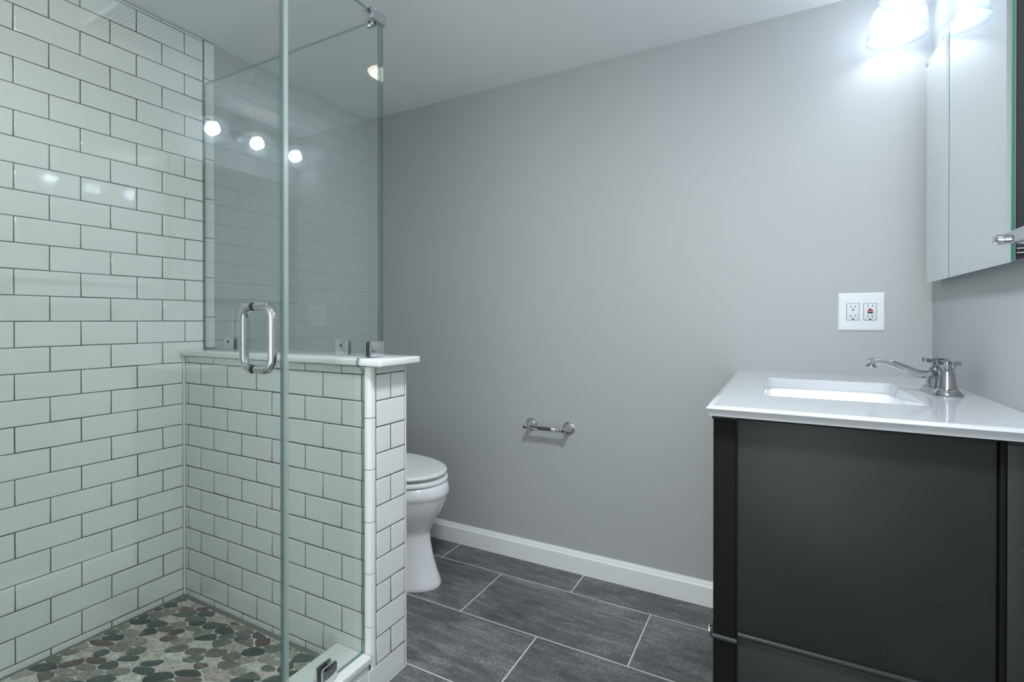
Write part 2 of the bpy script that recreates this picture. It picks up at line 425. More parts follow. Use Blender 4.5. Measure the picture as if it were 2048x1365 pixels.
# ------------------------------------------------------------------ half wall with stone cap
XE = .905
bm = B(); box(bm, (-.006, .1465, ZF-.006), (XE-.002, .1515, .8485))
hw = struct(finish('wall_partition', bm, M['paint'], smooth=0), 'half-height tiled partition between the shower and the toilet, capped in white stone', 'wall')
bm = B(); box(bm, (-.005, .0010, ZF), (.8810, .020, .8485)); box(bm, (-.004, .0195, ZF), (XE-.0010, .146, .8485))
finish('dark_grout', bm, M['grout'], hw, smooth=0)
bm = B()
frp = lambda u, v, d: (u, -d, v)
tile_field(bm, frp, range(-1, 12), lambda r: [.0227+j*HM for j in range(0, 13) if (j % 2) == ((r+1) % 2)], .0045, .8805, -.023, .8475)
finish('wall_tile', bm, M['tile'], hw, smooth=40)
bm = B()
fre = lambda u, v, d: (XE+d, u, v)
tile_field(bm, fre, range(0, 12), lambda r: [.0835] if r % 2 == 0 else [], .0225, .1465, ZF+.001, .8475, skip=lambda r, a, b: (.0225, .1465))
finish('end_tile', bm, M['tile'], hw, smooth=40)
bm = B()
prof = [(.8812, .0035), (.8812, .0012), (.8828, 0), (.890, 0), (.8965, .0012), (.9012, .0045), (.9038, .0098), (.905, .016), (.905, .0200), (.9040, .0215), (.902, .0215), (.890, .012)]
zz = [-.005, .1146, .2642, .4094, .5573, .7029, .8475]
for a, b_ in zip(zz, zz[1:]):
    loft(bm, [[(x, y, z) for x, y in prof] for z in (a+.0011, b_-.0011)])
finish('bullnose_trim', bm, M['tile'], hw, smooth=40)
bm = B(); box(bm, (.0005, -.015, .849), (.955, .158, .870), .0045, 3)
finish('stone_cap', bm, M['marble'], hw, smooth=40)
bm = B(); box(bm, (XE-.0025, .1468, ZF+.003), (XE+.0012, .1515, .849), .001, 1)
finish('caulk_bead', bm, M['caulk'], hw)

# ------------------------------------------------------------------ shower curb
bm = B(); box(bm, (.7845, YN, ZF), (.9026, .0025, .018))
cb = struct(finish('trim_1', bm, M['grout'], smooth=0), 'low shower curb with a white stone top, at the foot of the glass', 'curb')
bm = B()
frc = lambda u, v, d: (.9047+d, u, v)
e = [-.945, -.780, -.626, -.472, -.318, -.164, -.010, .1465]
for a, b_ in zip(e, e[1:]): tile_face(bm, fre, a, b_, ZF+.0025, 0)
e = [-.945, -.875, -.722, -.568, -.415, -.262, -.108, -.004]
for a, b_ in zip(e, e[1:]): tile_face(bm, frc, a, b_, 0, .0185)
for a, b_ in zip(e, e[1:]): tile_face(bm, lambda u, v, d: (.783-d, u, v), a, b_, -.023, .0185)
finish('curb_tile', bm, M['tile'], cb, smooth=40)
bm = B(); box(bm, (.9030, YN, ZF-.0005), (.9062, .1500, ZF+.0030), .0008, 1); finish('floor_caulk', bm, M['caulk'], cb)
bm = B(); box(bm, (.776, YN, .0190), (.911, -.0008, .0405), .004, 3)
finish('stone_top', bm, M['marble'], cb, smooth=40)

# ------------------------------------------------------------------ shower floor : sliced pebbles, cells of a stretched Voronoi packing
ZP = -.0235
bm = B(); box(bm, (-.006, YN, ZF), (.787, .004, ZP))
sf = struct(finish('floor_shower', bm, M['pebblegrout'], smooth=0), 'shower floor of flat sliced pebbles in green, brown and beige', 'floor')
bm = B()
for lo, hi in (((-.002, -.013, ZP-.001), (.785, .003, ZP+.0026)), ((-.002, YN, ZP-.001), (.008, -.008, ZP+.0026))): box(bm, lo, hi, .0012, 1)
finish('edge_grout', bm, pbr('grey_edge_grout', (.17, .17, .165), .85), sf)
def clip(poly, p, n):
    out = []
    for a, b_ in zip(poly, poly[1:]+poly[:1]):
        da = (a[0]-p[0])*n[0]+(a[1]-p[1])*n[1]; db = (b_[0]-p[0])*n[0]+(b_[1]-p[1])*n[1]
        if da <= 0: out.append(a)
        if (da < 0) != (db < 0) and da != db:
            t = da/(da-db); out.append((a[0]+(b_[0]-a[0])*t, a[1]+(b_[1]-a[1])*t))
    return out
bm = B(); lay = bm.loops.layers.float_color.new('tone')
ST = 1.85; ANG = math.radians(22); SP = .0262
ca, sa = math.cos(ANG), math.sin(ANG)
def toq(x, y): return ((x*ca+y*sa)/ST, -x*sa+y*ca)
def frq(u, v): return (u*ST*ca-v*sa, u*ST*sa+v*ca)
rect = [(.010, YN+.004), (.779, YN+.004), (.779, -.015), (.010, -.015)]
rq = [toq(*p) for p in rect]
us = [p[0] for p in rq]; vs_ = [p[1] for p in rq]
pts = []
for _ in range(14000):
    p = (random.uniform(min(us)-.04, max(us)+.04), random.uniform(min(vs_)-.04, max(vs_)+.04))
    dm = SP*(.72+.5*((math.sin(p[0]*61)+math.sin(p[1]*47+2))*.25+.5))
    if all((p[0]-q[0])**2+(p[1]-q[1])**2 > dm*dm for q in pts): pts.append(p)
for i, p in enumerate(pts):
    poly = [(p[0]-.08, p[1]-.08), (p[0]+.08, p[1]-.08), (p[0]+.08, p[1]+.08), (p[0]-.08, p[1]+.08)]
    for q in pts:
        if q is p or abs(q[0]-p[0]) > .09 or abs(q[1]-p[1]) > .09: continue
        poly = clip(poly, ((p[0]+q[0])/2, (p[1]+q[1])/2), (q[0]-p[0], q[1]-p[1]))
        if len(poly) < 3: break
    for a, b_, c in zip(rq, rq[1:]+rq[:1], rq[2:]+rq[:2]):      # keep inside the pan
        n = (b_[1]-a[1], -(b_[0]-a[0]))
        if (c[0]-a[0])*n[0]+(c[1]-a[1])*n[1] > 0: n = (-n[0], -n[1])
        if len(poly) >= 3: poly = clip(poly, a, n)
    if len(poly) < 3: continue
    P2 = [frq(*q) for q in poly]
    cx = sum(q[0] for q in P2)/len(P2); cy = sum(q[1] for q in P2)/len(P2)
    area = abs(sum(a[0]*b_[1]-b_[0]*a[1] for a, b_ in zip(P2, P2[1:]+P2[:1])))/2
    if area < 1.2e-4: continue
    rot = random.uniform(-.16, .16)
    for _ in range(2):                                         # round the cell (corner cutting)
        Q = []
        for a, b_ in zip(P2, P2[1:]+P2[:1]):
            Q += [(a[0]*.74+b_[0]*.26, a[1]*.74+b_[1]*.26), (a[0]*.26+b_[0]*.74, a[1]*.26+b_[1]*.74)]
        P2 = Q
    sh = random.uniform(.0010, .0022)
    t = (random.random(), random.random(), random.random(), 1)
    rings = []
    for ins, z in ((sh, ZP-.0005), (sh, ZP+.0016), (sh+.0009, ZP+.0027), (sh+.003, ZP+.0031)):
        r = []
        for x, y in P2:
            dx, dy = x-cx, y-cy; L = math.hypot(dx, dy) or 1e-6
            k = max(.1, (L-ins)/L); dx *= k; dy *= k
            r.append((cx+dx*math.cos(rot)-dy*math.sin(rot), cy+dx*math.sin(rot)+dy*math.cos(rot), z))
        rings.append(r)
    vr = [[bm.verts.new(q) for q in r] for r in rings]; fs = []
    for a, b_ in zip(vr, vr[1:]): fs += ring_faces(bm, a, b_)
    fs.append(bm.faces.new(vr[-1]))
    for f in fs:
        for l in f.loops: l[lay] = t
finish('pebble_mosaic', bm, M['pebble'], sf, smooth=50)

# ------------------------------------------------------------------ shower glass
GX0, GX1 = .871, .881
def clamp_block(bm, c, size, r=.006, axis=0):
    """rounded square plate, thin along axis"""
    hs = [s/2 for s in size]
    if axis == 0:
        prof = rrect(0, 0, hs[1], hs[2], r, 0)
        loft(bm, [[(c[0]+s*hs[0], c[1]+p.x*k, c[2]+p.y*k) for p in prof] for s, k in ((-1, .94), (-.75, 1), (.75, 1), (1, .94))])
    else:
        prof = rrect(0, 0, hs[0], hs[2], r, 0)
        loft(bm, [[(c[0]+p.x*k, c[1]+s*hs[1], c[2]+p.y*k) for p in prof] for s, k in ((-1, .94), (-.75, 1), (.75, 1), (1, .94))])
# pane on the half wall
gp = thing('shower_glass_panel', (.44, .072, .872), 'fixed clear glass panel standing on the stone cap of the half wall', 'glass panel')
bm = B(); box(bm, (.0035, .067, .8725), (.8695, .077, 1.862))
for f in bm.faces:
    f.material_index = 0 if abs(f.calc_center_median().y-.072) > .004 else 1
finish('glass_pane', bm, [M['glass'], M['glassedge']], gp, smooth=0)
for cx in (.166, .728):
    bm = B()
    clamp_block(bm, (cx, .0622, .8945), (.048, .008, .046), axis=1)
    clamp_block(bm, (cx, .0815, .8945), (.048, .006, .046), axis=1)
    cl = finish('glass_clamp', bm, M['satin'], gp)
    bm = B(); lathe(bm, (cx, .0581, .900), (0, -1, 0), [(0, .0052), (.0006, .0052), (.0008, .0035), (.0002, .003)], 16)
    finish('screw', bm, M['rubber'], cl)
# notched return pane
gf = thing('shower_return_panel', (.876, -.1, .041), 'narrow fixed glass panel beside the door, notched around the half wall', 'glass panel')
poly = [(-.2505, .0415), (-.0012, .0415), (-.0012, .838), (-.006, .8435), (-.0150, .8465), (-.0195, .852), (-.0205, .860), (-.0195, .868), (-.0150, .8725), (.0778, .8725), (.0778, 1.862), (-.2505, 1.862)]
bm = B(); prism(bm, poly, lambda p: (GX0, p[0], p[1]), lambda p: (GX1, p[0], p[1]), 0, 1)
finish('glass_pane', bm, [M['glass'], M['glassedge']], gf, smooth=0)
bm = B(); box(bm, (.8685, -.2570, .045), (.8705, -.2460, 1.860)); box(bm, (.8710, -.2560, .045), (.8810, -.2515, 1.860)); box(bm, (.8815, -.2570, .045), (.8832, -.2460, 1.860))
finish('edge_seal', bm, M['seal'], gf, smooth=0)
bm = B(); clamp_block(bm, (.8868, .0455, .8945), (.008, .054, .044)); clamp_block(bm, (.8662, .0455-.012, .8945), (.006, .030, .044))
cl = finish('glass_clamp', bm, M['satin'], gf)
bm = B(); clamp_block(bm, (.8868, -.1290, .0640), (.008, .047, .046)); clamp_block(bm, (.8662, -.1290, .0640), (.006, .047, .046))
cl = finish('glass_clamp', bm, M['chrome'], gf)
for cy_, cz_ in ((-.1290, .0640), (.0455, .8950)):
    bm = B(); box(bm, (.8812, cy_-.022, cz_-.021), (.8826, cy_+.022, cz_+.021)); box(bm, (.8694, cy_-.022, cz_-.021), (.8708, cy_+.002, cz_+.021)); box(bm, (.8700, cy_-.0235, cz_-.021), (.8820, cy_-.0215, cz_+.021)); finish('clamp_gasket', bm, M['rubber'], gf)
bm = B(); clamp_block(bm, (.8875, .0500, 1.850), (.010, .056, .028), .003); box(bm, (.8600, .0510, 1.838), (.8700, .0655, 1.864), .0015)
box(bm, (.835, .0560, 1.838), (.862, .0655, 1.864), .0015); box(bm, (.8600, .0200, 1.8635), (.8925, .0780, 1.8665), .001)
cl = finish('corner_bracket', bm, M['satin'], gf)
bm = B(); lathe(bm, (.848, .0562, 1.851), (0, -1, 0), [(0, .004), (.0008, .004), (.001, .002)], 14)
finish('screw', bm, M['rubber'], cl)
# door
gd = thing('shower_door', (.876, -.93, .05), 'frameless glass shower door with a chrome loop pull handle', 'shower door')
bm = B(); box(bm, (GX0, -.925, .052), (GX1, -.2600, 1.890))
for f in bm.faces: f.material_index = 0 if abs(f.calc_center_median().x-.876) > .004 else 1
finish('glass_pane', bm, [M['glass'], M['glassedge']], gd, smooth=0)
for side, xo, xg in ((1, .9365, GX1), (-1, .8385, GX0)):
    bm = B(); yh = -.328
    tube(bm, arc_path([(xg+side*.002, yh, 1.0085), (xo, yh, 1.0085), (xo, yh, .868), (xg+side*.002, yh, .868)], .030, 9), .0099, 20)
    h = finish('pull_handle', bm, M['chrome'], gd, smooth=60)
    bm = B()
    for z in (1.0085, .868): cyl(bm, (xg, yh, z), (xg+side*.002, yh, z), .0088, 20)
    finish('gasket', bm, M['rubber'], h)
for z in (.25, 1.65):
    bm = B(); clamp_block(bm, (.8870, -.912, z), (.012, .062, .09)); clamp_block(bm, (.8650, -.912, z), (.012, .062, .09))
    finish('hinge', bm, M['chrome'], gd)

# ------------------------------------------------------------------ toilet
TY = .56
tt = thing('toilet', (.35, TY, ZF), 'white toilet with closed lid, partly hidden behind the tiled half wall', 'toilet')
def egg(z, tip, back, hw_, n=48, sq=1.0):
    """egg outline: long nose towards +x, squarer back"""
    mid = back+(tip-back)*.46; out = []
    for i in range(n):
        a = 2*PI*i/n; c, s = math.cos(a), math.sin(a)
        if c >= 0: x = mid+(tip-mid)*c; y = hw_*math.copysign(abs(s)**sq, s)
        else: x = mid+(mid-back)*-abs(c)**.75; y = hw_*math.copysign(abs(s)**.8, s)
        out.append((x, TY+y, z))
    return out
bm = B()
lv = [(ZF, .723, .16, .129), (ZF+.004, .725, .16, .131), (ZF+.018, .719, .16, .128), (-.02, .702, .16, .119), (.03, .685, .155, .113), (.08, .674, .15, .109), (.115, .669, .15, .109),
      (.132, .671, .15, .111), (.150, .682, .14, .126), (.175, .692, .13, .142), (.205, .714, .12, .158), (.240, .732, .11, .171), (.268, .7425, .10, .178), (.280, .7465, .10, .181), (.286, .7515, .10, .184),
      (.300, .7525, .10, .185), (.318, .748, .10, .183), (.328, .742, .10, .180), (.332, .735, .10, .175)]
loft(bm, [egg(*l) for l in lv])
finish('bowl', bm, M['ceramic'], tt, smooth=50)
bm = B()
o_ = [(.3345, .738, .182), (.3360, .742, .185), (.3440, .742, .185), (.3478, .736, .180)]
i_ = [(.3478, .660, .115), (.3345, .655, .110)]
loft(bm, [egg(z, t, .19, h_) for z, t, h_ in o_] + [egg(z, t, .27, h_) for z, t, h_ in i_] + [egg(.3345, .738, .19, .182)], False, False)
finish('seat', bm, M['seat'], tt, smooth=50)
bm = B()
tl = lambda p: (p[0], p[1], p[2]+(p[0]-.19)*.006)
loft(bm, [[tl(q) for q in egg(z+.003, t, .185, h_)] for z, t, h_ in ((.3545, .722, .174), (.3550, .733, .183), (.3585, .737, .186), (.3650, .737, .186), (.3685, .731, .181), (.3700, .715, .168), (.3708, .60, .11))])
ld = finish('lid', bm, M['seat'], tt, smooth=60)
for dy in (-.13, .13):
    bm = B(); box(bm, (.62, TY+dy-.012, .3476), (.64, TY+dy+.012, .3560), .002); finish('bumper', bm, M['seat'], ld)
for dy in (-.075, .075):
    bm = B(); cyl(bm, (.172, TY+dy-.02, .350), (.172, TY+dy+.02, .350), .011); finish('hinge', bm, M['seat'], tt)
bm = B(); loft(bm, [rrect(.105, TY, hx, hy, .03, z) for z, hx, hy in ((.30, .080, .185), (.33, .090, .20), (.52, .095, .215), (.655, .098, .222))])
finish('tank', bm, M['ceramic'], tt, smooth=50)
bm = B(); loft(bm, [rrect(.105, TY, hx, hy, .03, z) for z, hx, hy in ((.656, .100, .226), (.660, .106, .232), (.680, .106, .232), (.688, .101, .227))])
finish('tank_lid', bm, M['ceramic'], tt, smooth=50)
bm = B(); cyl(bm, (.20, TY-.15, .60), (.222, TY-.15, .60), .010); tube(bm, [(.216, TY-.15, .60), (.222, TY-.09, .596)], [.006, .004], 12)
finish('flush_lever', bm, M['chrome'], tt)

# ------------------------------------------------------------------ paper holder and towel bar (same family of fittings)
def post(bm, p, n, L=.072):
    """stepped round rosette on the wall, cone, and a faceted end cap"""
    lathe(bm, p, n, [(0, .0265), (.003, .0268), (.0055, .0255), (.0060, .0235), (.0095, .0225), (.0115, .0195), (.0120, .0180), (.030, .0110), (L-.024, .0078), (L-.022, .0092), (L-.018, .0092)], 36)
    lathe(bm, Vector(p)+Vector(n)*(L-.018), n, [(0, .0070), (.002, .0090), (.018, .0090), (.0215, .0066)], 36)
XA, XB_, ZT = .9525, 1.128, .5195
tp = thing('toilet_paper_holder', (1.04, YG, ZT), 'empty chrome toilet paper holder on the grey wall above the baseboard', 'paper holder')
for x in (XA, XB_):
    bm = B(); post(bm, (x, YG, ZT+.003), (0, -1, 0)); finish('post', bm, M['chrome'], tp, smooth=28)
bm = B()
yb_ = YG-.060
tube(bm, [(XA+.006, yb_, ZT+.003), (XB_-.006, yb_, ZT+.003)], .0052, 14)
box(bm, (XA+.022, yb_-.0062, ZT-.0055), (XB_-.022, yb_+.0062, ZT+.0105), .0018)
box(bm, (XA+.011, yb_-.0072, ZT-.0065), (XA+.017, yb_+.0072, ZT+.0125), .0012); box(bm, (XB_-.017, yb_-.0072, ZT-.0065), (XB_-.011, yb_+.0072, ZT+.0125), .0012)
finish('roller_bar', bm, M['chrome'], tp, smooth=30)

YT, ZTB = .142, 1.120
tb = thing('towel_bar', (XR, -.1, ZTB), 'chrome towel bar end reaching in from the right edge, just below the mirror', 'towel bar')
for y in (YT, YT-.46):
    bm = B(); post(bm, (XR, y, ZTB), (-1, 0, 0), .078); finish('post', bm, M['chrome'], tb, smooth=28)
bm = B(); xb_ = XR-.063
loft(bm, [[(xb_+dx, y, ZTB+dz) for dx, dz in ((-.006, -.011), (.006, -.011), (.006, .011), (-.006, .011))] for y in (YT-.46, YT-.008)])
bmesh.ops.bevel(bm, geom=list(bm.edges), offset=.002, segments=2, affect='EDGES')
finish('bar', bm, M['chrome'], tb, smooth=30)

# ------------------------------------------------------------------ outlet
OX0, OX1, OZ0, OZ1 = 2.0795, 2.2065, .9435, 1.0665
ou = thing('outlet_plate', ((OX0+OX1)/2, YG, (OZ0+OZ1)/2), 'white double wall outlet with red and black test buttons, beside the mirror', 'outlet')
bm = B()
pr = [(0, .0006), (0, -.002), (.0035, -.0058), (.007, -.0062)]
cxo, czo = (OX0+OX1)/2, (OZ0+OZ1)/2
loft(bm, [[(cxo+sx*((OX1-OX0)/2-i), YG+d, czo+sz*((OZ1-OZ0)/2-i)) for sx, sz in ((-1, -1), (1, -1), (1, 1), (-1, 1))] for i, d in pr])
finish('cover_plate', bm, M['plate'], ou, smooth=20)
def outlet_body(cx, gfci):
    hw_, hh = .0165, .0265
    bm = B(); box(bm, (cx-hw_-.0010, YG-.0064, czo-hh-.0010), (cx+hw_+.0010, YG-.0060, czo+hh+.0010)); 
    sh_ = finish('device_gap', bm, M['slot'], ou, smooth=0)
    bm = B(); box(bm, (cx-hw_, YG-.0084, czo-hh), (cx+hw_, YG-.0060, czo+hh), .0008, 2)
    dv = finish('receptacle', bm, M['device'], ou)
    bm = B(); yy = YG-.0084
    offs = (.0150, -.0185) if gfci else (.0130, -.0175)
    for oz in offs:
        z = czo+oz
        box(bm, (cx-.0068, yy-.0002, z+.0005), (cx-.0050, yy+.001, z+.0075)); box(bm, (cx+.0050, yy-.0002, z+.0012), (cx+.0068, yy+.001, z+.0070))
        lathe(bm, (cx, yy+.001, z-.0060), (0, -1, 0), [(0, .0026), (.0012, .0026)], 14)
    finish('slots', bm, M['slot'], dv)
    if gfci:
        for nm, mt, z0, z1 in (('reset_button', M['red'], .0012, .0068), ('test_button', M['black'], -.0052, -.0006)):
            bm = B(); box(bm, (cx-.0072, yy-.0012, czo+z0), (cx+.0072, yy+.001, czo+z1), .0004, 1)
            b_ = finish(nm, bm, mt, dv); b_['label'] = 'red reset button' if mt is M['red'] else 'black test button'
    for sz in (-1, 1):
        bm = B(); zc = czo+sz*.0420
        lathe(bm, (cx, YG-.0060, zc), (0, -1, 0), [(0, .0032), (.0006, .0032), (.0012, .0022), (.0013, .0005)], 16)
        finish('screw', bm, M['plate'], ou)
outlet_body(2.1205, False); outlet_body(2.1665, True)

# ------------------------------------------------------------------ vanity cabinet
VX, VY0, VY1, VZ = 1.7865, .095, YG-.004, .7785
va = thing('vanity_cabinet', (2.05, .5, ZF), 'black vanity cabinet under the white sink top, its plain side to the camera', 'cabinet')
bm = B()
box(bm, (VX+.012, VY0+.012, ZF+.09), (XR-.001, VY1, VZ-.16), .0)                   # carcass
box(bm, (VX+.0125, VY0+.0125, VZ-.1605), (XR-.0015, VY0+.030, VZ)); box(bm, (VX+.0125, VY1-.018, VZ-.1605), (XR-.0015, VY1-.0005, VZ))
box(bm, (VX+.0125, VY0+.0300, VZ-.1605), (VX+.030, VY1-.018, VZ))
finish('carcass', bm, M['wood'], va, smooth=30)
for x0, x1, mt in ((VX, VX+.0440, 'postwood'), (2.2490, XR-.001, 'wood')):
    bm = B(); box(bm, (x0, VY0, ZF), (x1, VY0+.045, VZ), .002, 2); finish('corner_post', bm, M[mt], va, smooth=30)
bm = B(); box(bm, (VX, VY1-.045, ZF), (VX+.044, VY1, VZ), .002, 2); finish('corner_post', bm, M['postwood'], va, smooth=30)
bm = B(); box(bm, (VX+.0475, VY0+.004, .322), (2.2375, VY0+.013, VZ-.001), .0015, 2); finish('side_panel', bm, M['wood'], va, smooth=30)
bm = B(); box(bm, (VX+.0475, VY0+.004, ZF+.06), (2.2375, VY0+.013, .318), .0015, 2); finish('lower_side_panel', bm, M['wood'], va, smooth=30)
bm = B(); box(bm, (2.2395, VY0-.002, ZF+.01), (2.2475, VY0+.020, VZ), .0015, 2); finish('corner_strip', bm, M['postwood'], va, smooth=30)
def bead(p0, p1, r=.0058):
    bm = B(); tube(bm, [p0, p1], r, 14); return finish('bead_moulding', bm, M['wood'], va, smooth=50)
bead((VX-.002, VY0-.001, .3085), (VX+.046, VY0-.001, .3085)); bead((VX+.048, VY0+.002, .3225), (2.2380, VY0+.002, .3225))
bead((VX-.001, VY0-.001, .3085), (VX-.001, VY1-.01, .3085)); bead((VX-.002, VY0-.001, VZ-.003), (VX+.046, VY0-.001, VZ-.003), .0065)
bead((VX+.046, VY0+.003, VZ-.001), (2.2380, VY0+.003, VZ-.001), .0060); bead((2.2470, VY0-.001, VZ-.004), (XR-.002, VY0-.001, VZ-.004), .0060)
for y0, y1, ky in ((VY0+.052, .5085, .485), (.5135, VY1-.052, .537)):      # doors on the front, facing the shower
    bm = B(); box(bm, (VX-.006, y0, .325), (VX+.012, y1, VZ-.02), .002, 2); box(bm, (VX-.009, y0+.05, .375), (VX-.004, y1-.05, VZ-.07), .003, 2)
    d_ = finish('door', bm, M['wood'], va, smooth=30)
    bm = B(); lathe(bm, (VX-.006, ky, .62), (-1, 0, 0), [(0, .007), (.01, .005), (.018, .012), (.026, .012), (.029, .006)], 20); finish('knob', bm, M['chrome'], d_, smooth=50)
bm = B(); box(bm, (VX-.006, VY0+.052, .10), (VX+.012, VY1-.052, .295), .002, 2); d_ = finish('drawer', bm, M['wood'], va, smooth=30)
for ky in (.3, .72):
    bm = B(); lathe(bm, (VX-.006, ky, .2), (-1, 0, 0), [(0, .007), (.01, .005), (.018, .012), (.026, .012), (.029, .006)], 20); finish('knob', bm, M['chrome'], d_, smooth=50)

# sink top: slab with a rounded rectangular bowl
st = thing('sink_top', (2.05, .5, .785), 'white sink top with an integral rectangular basin on the black vanity', 'sink')
CT = .8005
BX, BY, BHX, BHY = 2.0290, .4850, .1530, .2050
bm = B()
TX0, TX1, TY0, TY1 = 1.7745, XR-.0005, .0640, YG-.0005
def outer(ix, iy0, z):
    n_ = 24; out = []
    x0, x1, y0, y1 = TX0+ix, TX1, TY0+iy0, TY1
    # match the vertex count of rrect (24) so rings can be bridged
    q = [((x1, BY), (x1, y1), ((BX+BHX), y1)), ((BX-BHX, y1), (x0, y1), (x0, BY)), ((x0, BY-.001), (x0, y0), (BX-BHX, y0)), ((BX+BHX, y0), (x1, y0), (x1, BY-.001))]
    for a, b_, c in q:
        pts_ = [(a[0]+(b_[0]-a[0])*t, a[1]+(b_[1]-a[1])*t) for t in (0, .5, 1)] + [(b_[0]+(c[0]-b_[0])*t, b_[1]+(c[1]-b_[1])*t) for t in (.4, .75, 1)]
        out += [Vector((x, y, z)) for x, y in pts_]
    return out
rings = [outer(.012, .012, .7790), outer(.0060, .0060, .7795), outer(.0052, .0052, .7850), outer(.0030, .0030, .7905), outer(.0004, .0004, .7938), outer(0, 0, .7950), outer(.0015, .0015, .7966), outer(.0095, .0085, .7994), outer(.013, .0115, CT), outer(.016, .0145, CT)]
hole = [(-.006, -.006, CT, .020), (-.003, -.003, CT, .018), (0, 0, CT, .018), (.0022, .0022, CT-.0016, .018), (.0032, .0032, CT-.006, .018), (.0050, .0050, CT-.0245, .019), (.0055, .0055, CT-.027, .020)]
rings += [rrect(BX, BY, BHX+.003-a, BHY+.003-b_, r, z) for a, b_, z, r in hole]
vr = loft(bm, rings, False, False)
bm.faces.new(vr[0][::-1]) if False else None
# underside ring closing to the bowl opening
finish('counter_slab', bm, M['counter'], st, smooth=30)
bm = B()
rb = [(.004, .004, CT-.0262, .020), (-.002, -.002, CT-.0272, .022), (-.001, -.001, CT-.034, .024), (.008, .004, CT-.060, .030), (.016, .008, CT-.085, .036), (.028, .020, CT-.104, .042), (.050, .045, CT-.113, .046), (.095, .12, CT-.1165, .04), (.13, .18, CT-.1185, .018)]
vr = loft(bm, [rrect(BX, BY, BHX-a, BHY-b_, r, z) for a, b_, z, r in rb], False, True)
finish('basin', bm, M['ceramic'], st, smooth=60)
bm = B(); lathe(bm, (BX, BY, CT-.1182), (0, 0, 1), [(0, .023), (.002, .0225), (.003, .020), (.0015, .015), (.004, .013), (.0052, .006)], 28)
finish('drain', bm, M['chrome'], st, smooth=40)

# ------------------------------------------------------------------ faucet
FX, FY = 2.2565, .5250
ZK = .8005
fa = thing('faucet', (FX, FY, ZK), 'chrome two-handle faucet with a long arched spout behind the basin', 'faucet')
def stadium(hx, hy, z, n=10):
    """long along y"""
    out = []
    L = hy-hx
    for k in range(n+1): a = PI*k/n; out.append((FX+hx*math.cos(a), FY+L+hx*math.sin(a), z))
    for k in range(n+1): a = PI+PI*k/n; out.append((FX+hx*math.cos(a), FY-L+hx*math.sin(a), z))
    return out
bm = B(); loft(bm, [stadium(a, a+.0495, z) for a, z in ((.0300, ZK), (.0310, ZK+.0012), (.0300, ZK+.0035), (.0275, ZK+.0045), (.0268, ZK+.0080), (.0245, ZK+.0100), (.0238, ZK+.0125), (.0225, ZK+.0135), (.012, ZK+.0137))])
finish('deck_plate', bm, M['faucet'], fa, smooth=32)
for sy in (-1, 1):
    yv = FY+sy*.0508; zb = ZK+.0125
    bm = B(); lathe(bm, (FX, yv, zb), (0, 0, 1), [(0, .0225), (.002, .0228), (.004, .0205), (.0045, .0190), (.0075, .0186), (.008, .0178), (.036, .0142), (.0365, .0150), (.0395, .0150), (.041, .0135), (.045, .0130), (.0455, .0110), (.050, .0072), (.052, .0060), (.056, .0062), (.058, .0080), (.060, .0085)], 36)
    vb = finish('valve_body', bm, M['faucet'], fa, smooth=28)
    bm = B(); zh = zb+.0640
    rot = .35 if sy < 0 else .9
    lathe(bm, (FX, yv, zh-.0055), (0, 0, 1), [(0, .0075), (.002, .0088), (.009, .0088), (.012, .0070), (.0130, .003)], 24)
    for k in range(4):
        a = rot+k*PI/2; c, s = math.cos(a), math.sin(a)
        rr = []
        for d, hw_, hz in ((.005, .0042, .0034), (.012, .0040, .0034), (.018, .0052, .0042), (.0215, .0068, .0050), (.0250, .0068, .0050), (.0262, .0056, .0042)):
            rr.append([(FX+c*d-s*w_, yv+s*d+c*w_, zh+h_) for w_, h_ in ((-hw_, -hz), (hw_, -hz), (hw_, hz), (-hw_, hz))])
        loft(bm, rr)
    finish('cross_handle', bm, M['faucet'], vb, smooth=28)
# spout: flattened section swept along its side profile (x, z centre, half height, half width)
bm = B()
sp = [(2.262, .8370, .0120, .0120), (2.247, .8440, .0095, .0115), (2.234, .8475, .0070, .0110), (2.222, .8445, .0090, .0108), (2.208, .8470, .0098, .0106), (2.192, .8545, .0090, .0104), (2.176, .8620, .0082, .0102), (2.160, .8690, .0074, .0100), (2.146, .8730, .0070, .0100), (2.132, .8745, .0072, .0100), (2.121, .8735, .0080, .0104), (2.113, .8705, .0092, .0108), (2.1095, .8690, .0096, .0108)]
rings = []
for i, (x, z, hz, hy) in enumerate(sp):
    x0, z0 = sp[max(0, i-1)][:2]; x1, z1 = sp[min(len(sp)-1, i+1)][:2]
    t = Vector((x1-x0, 0, z1-z0)).normalized(); nn = Vector((-t.z, 0, t.x))
    if nn.z < 0: nn = -nn
    r = []
    for a_, b_ in ((-1, 0), (-.97, .45), (-.84, .82), (-.55, 1), (.55, 1), (.84, .82), (.97, .45), (1, 0), (.97, -.45), (.84, -.82), (.55, -1), (-.55, -1), (-.84, -.82), (-.97, -.45)):
        p = Vector((x, FY, z)) + nn*hz*b_ + Vector((0, hy*a_, 0)); r.append(p)
    rings.append(r)
loft(bm, rings)
finish('spout', bm, M['faucet'], fa, smooth=34)
bm = B(); lathe(bm, (2.1175, FY, .8680), (-.12, 0, -1), [(0, .0080), (.006, .0085), (.0065, .0122), (.0095, .0128), (.0105, .0115), (.0106, .0085)], 26)
finish('aerator', bm, M['faucet'], fa, smooth=34)
bm = B(); lathe(bm, (FX, FY, ZK+.0125), (0, 0, 1), [(0, .0185), (.003, .0180), (.006, .0150), (.026, .0125), (.036, .0135), (.042, .0120), (.045, .005)], 32)
finish('spout_base', bm, M['faucet'], fa, smooth=30)
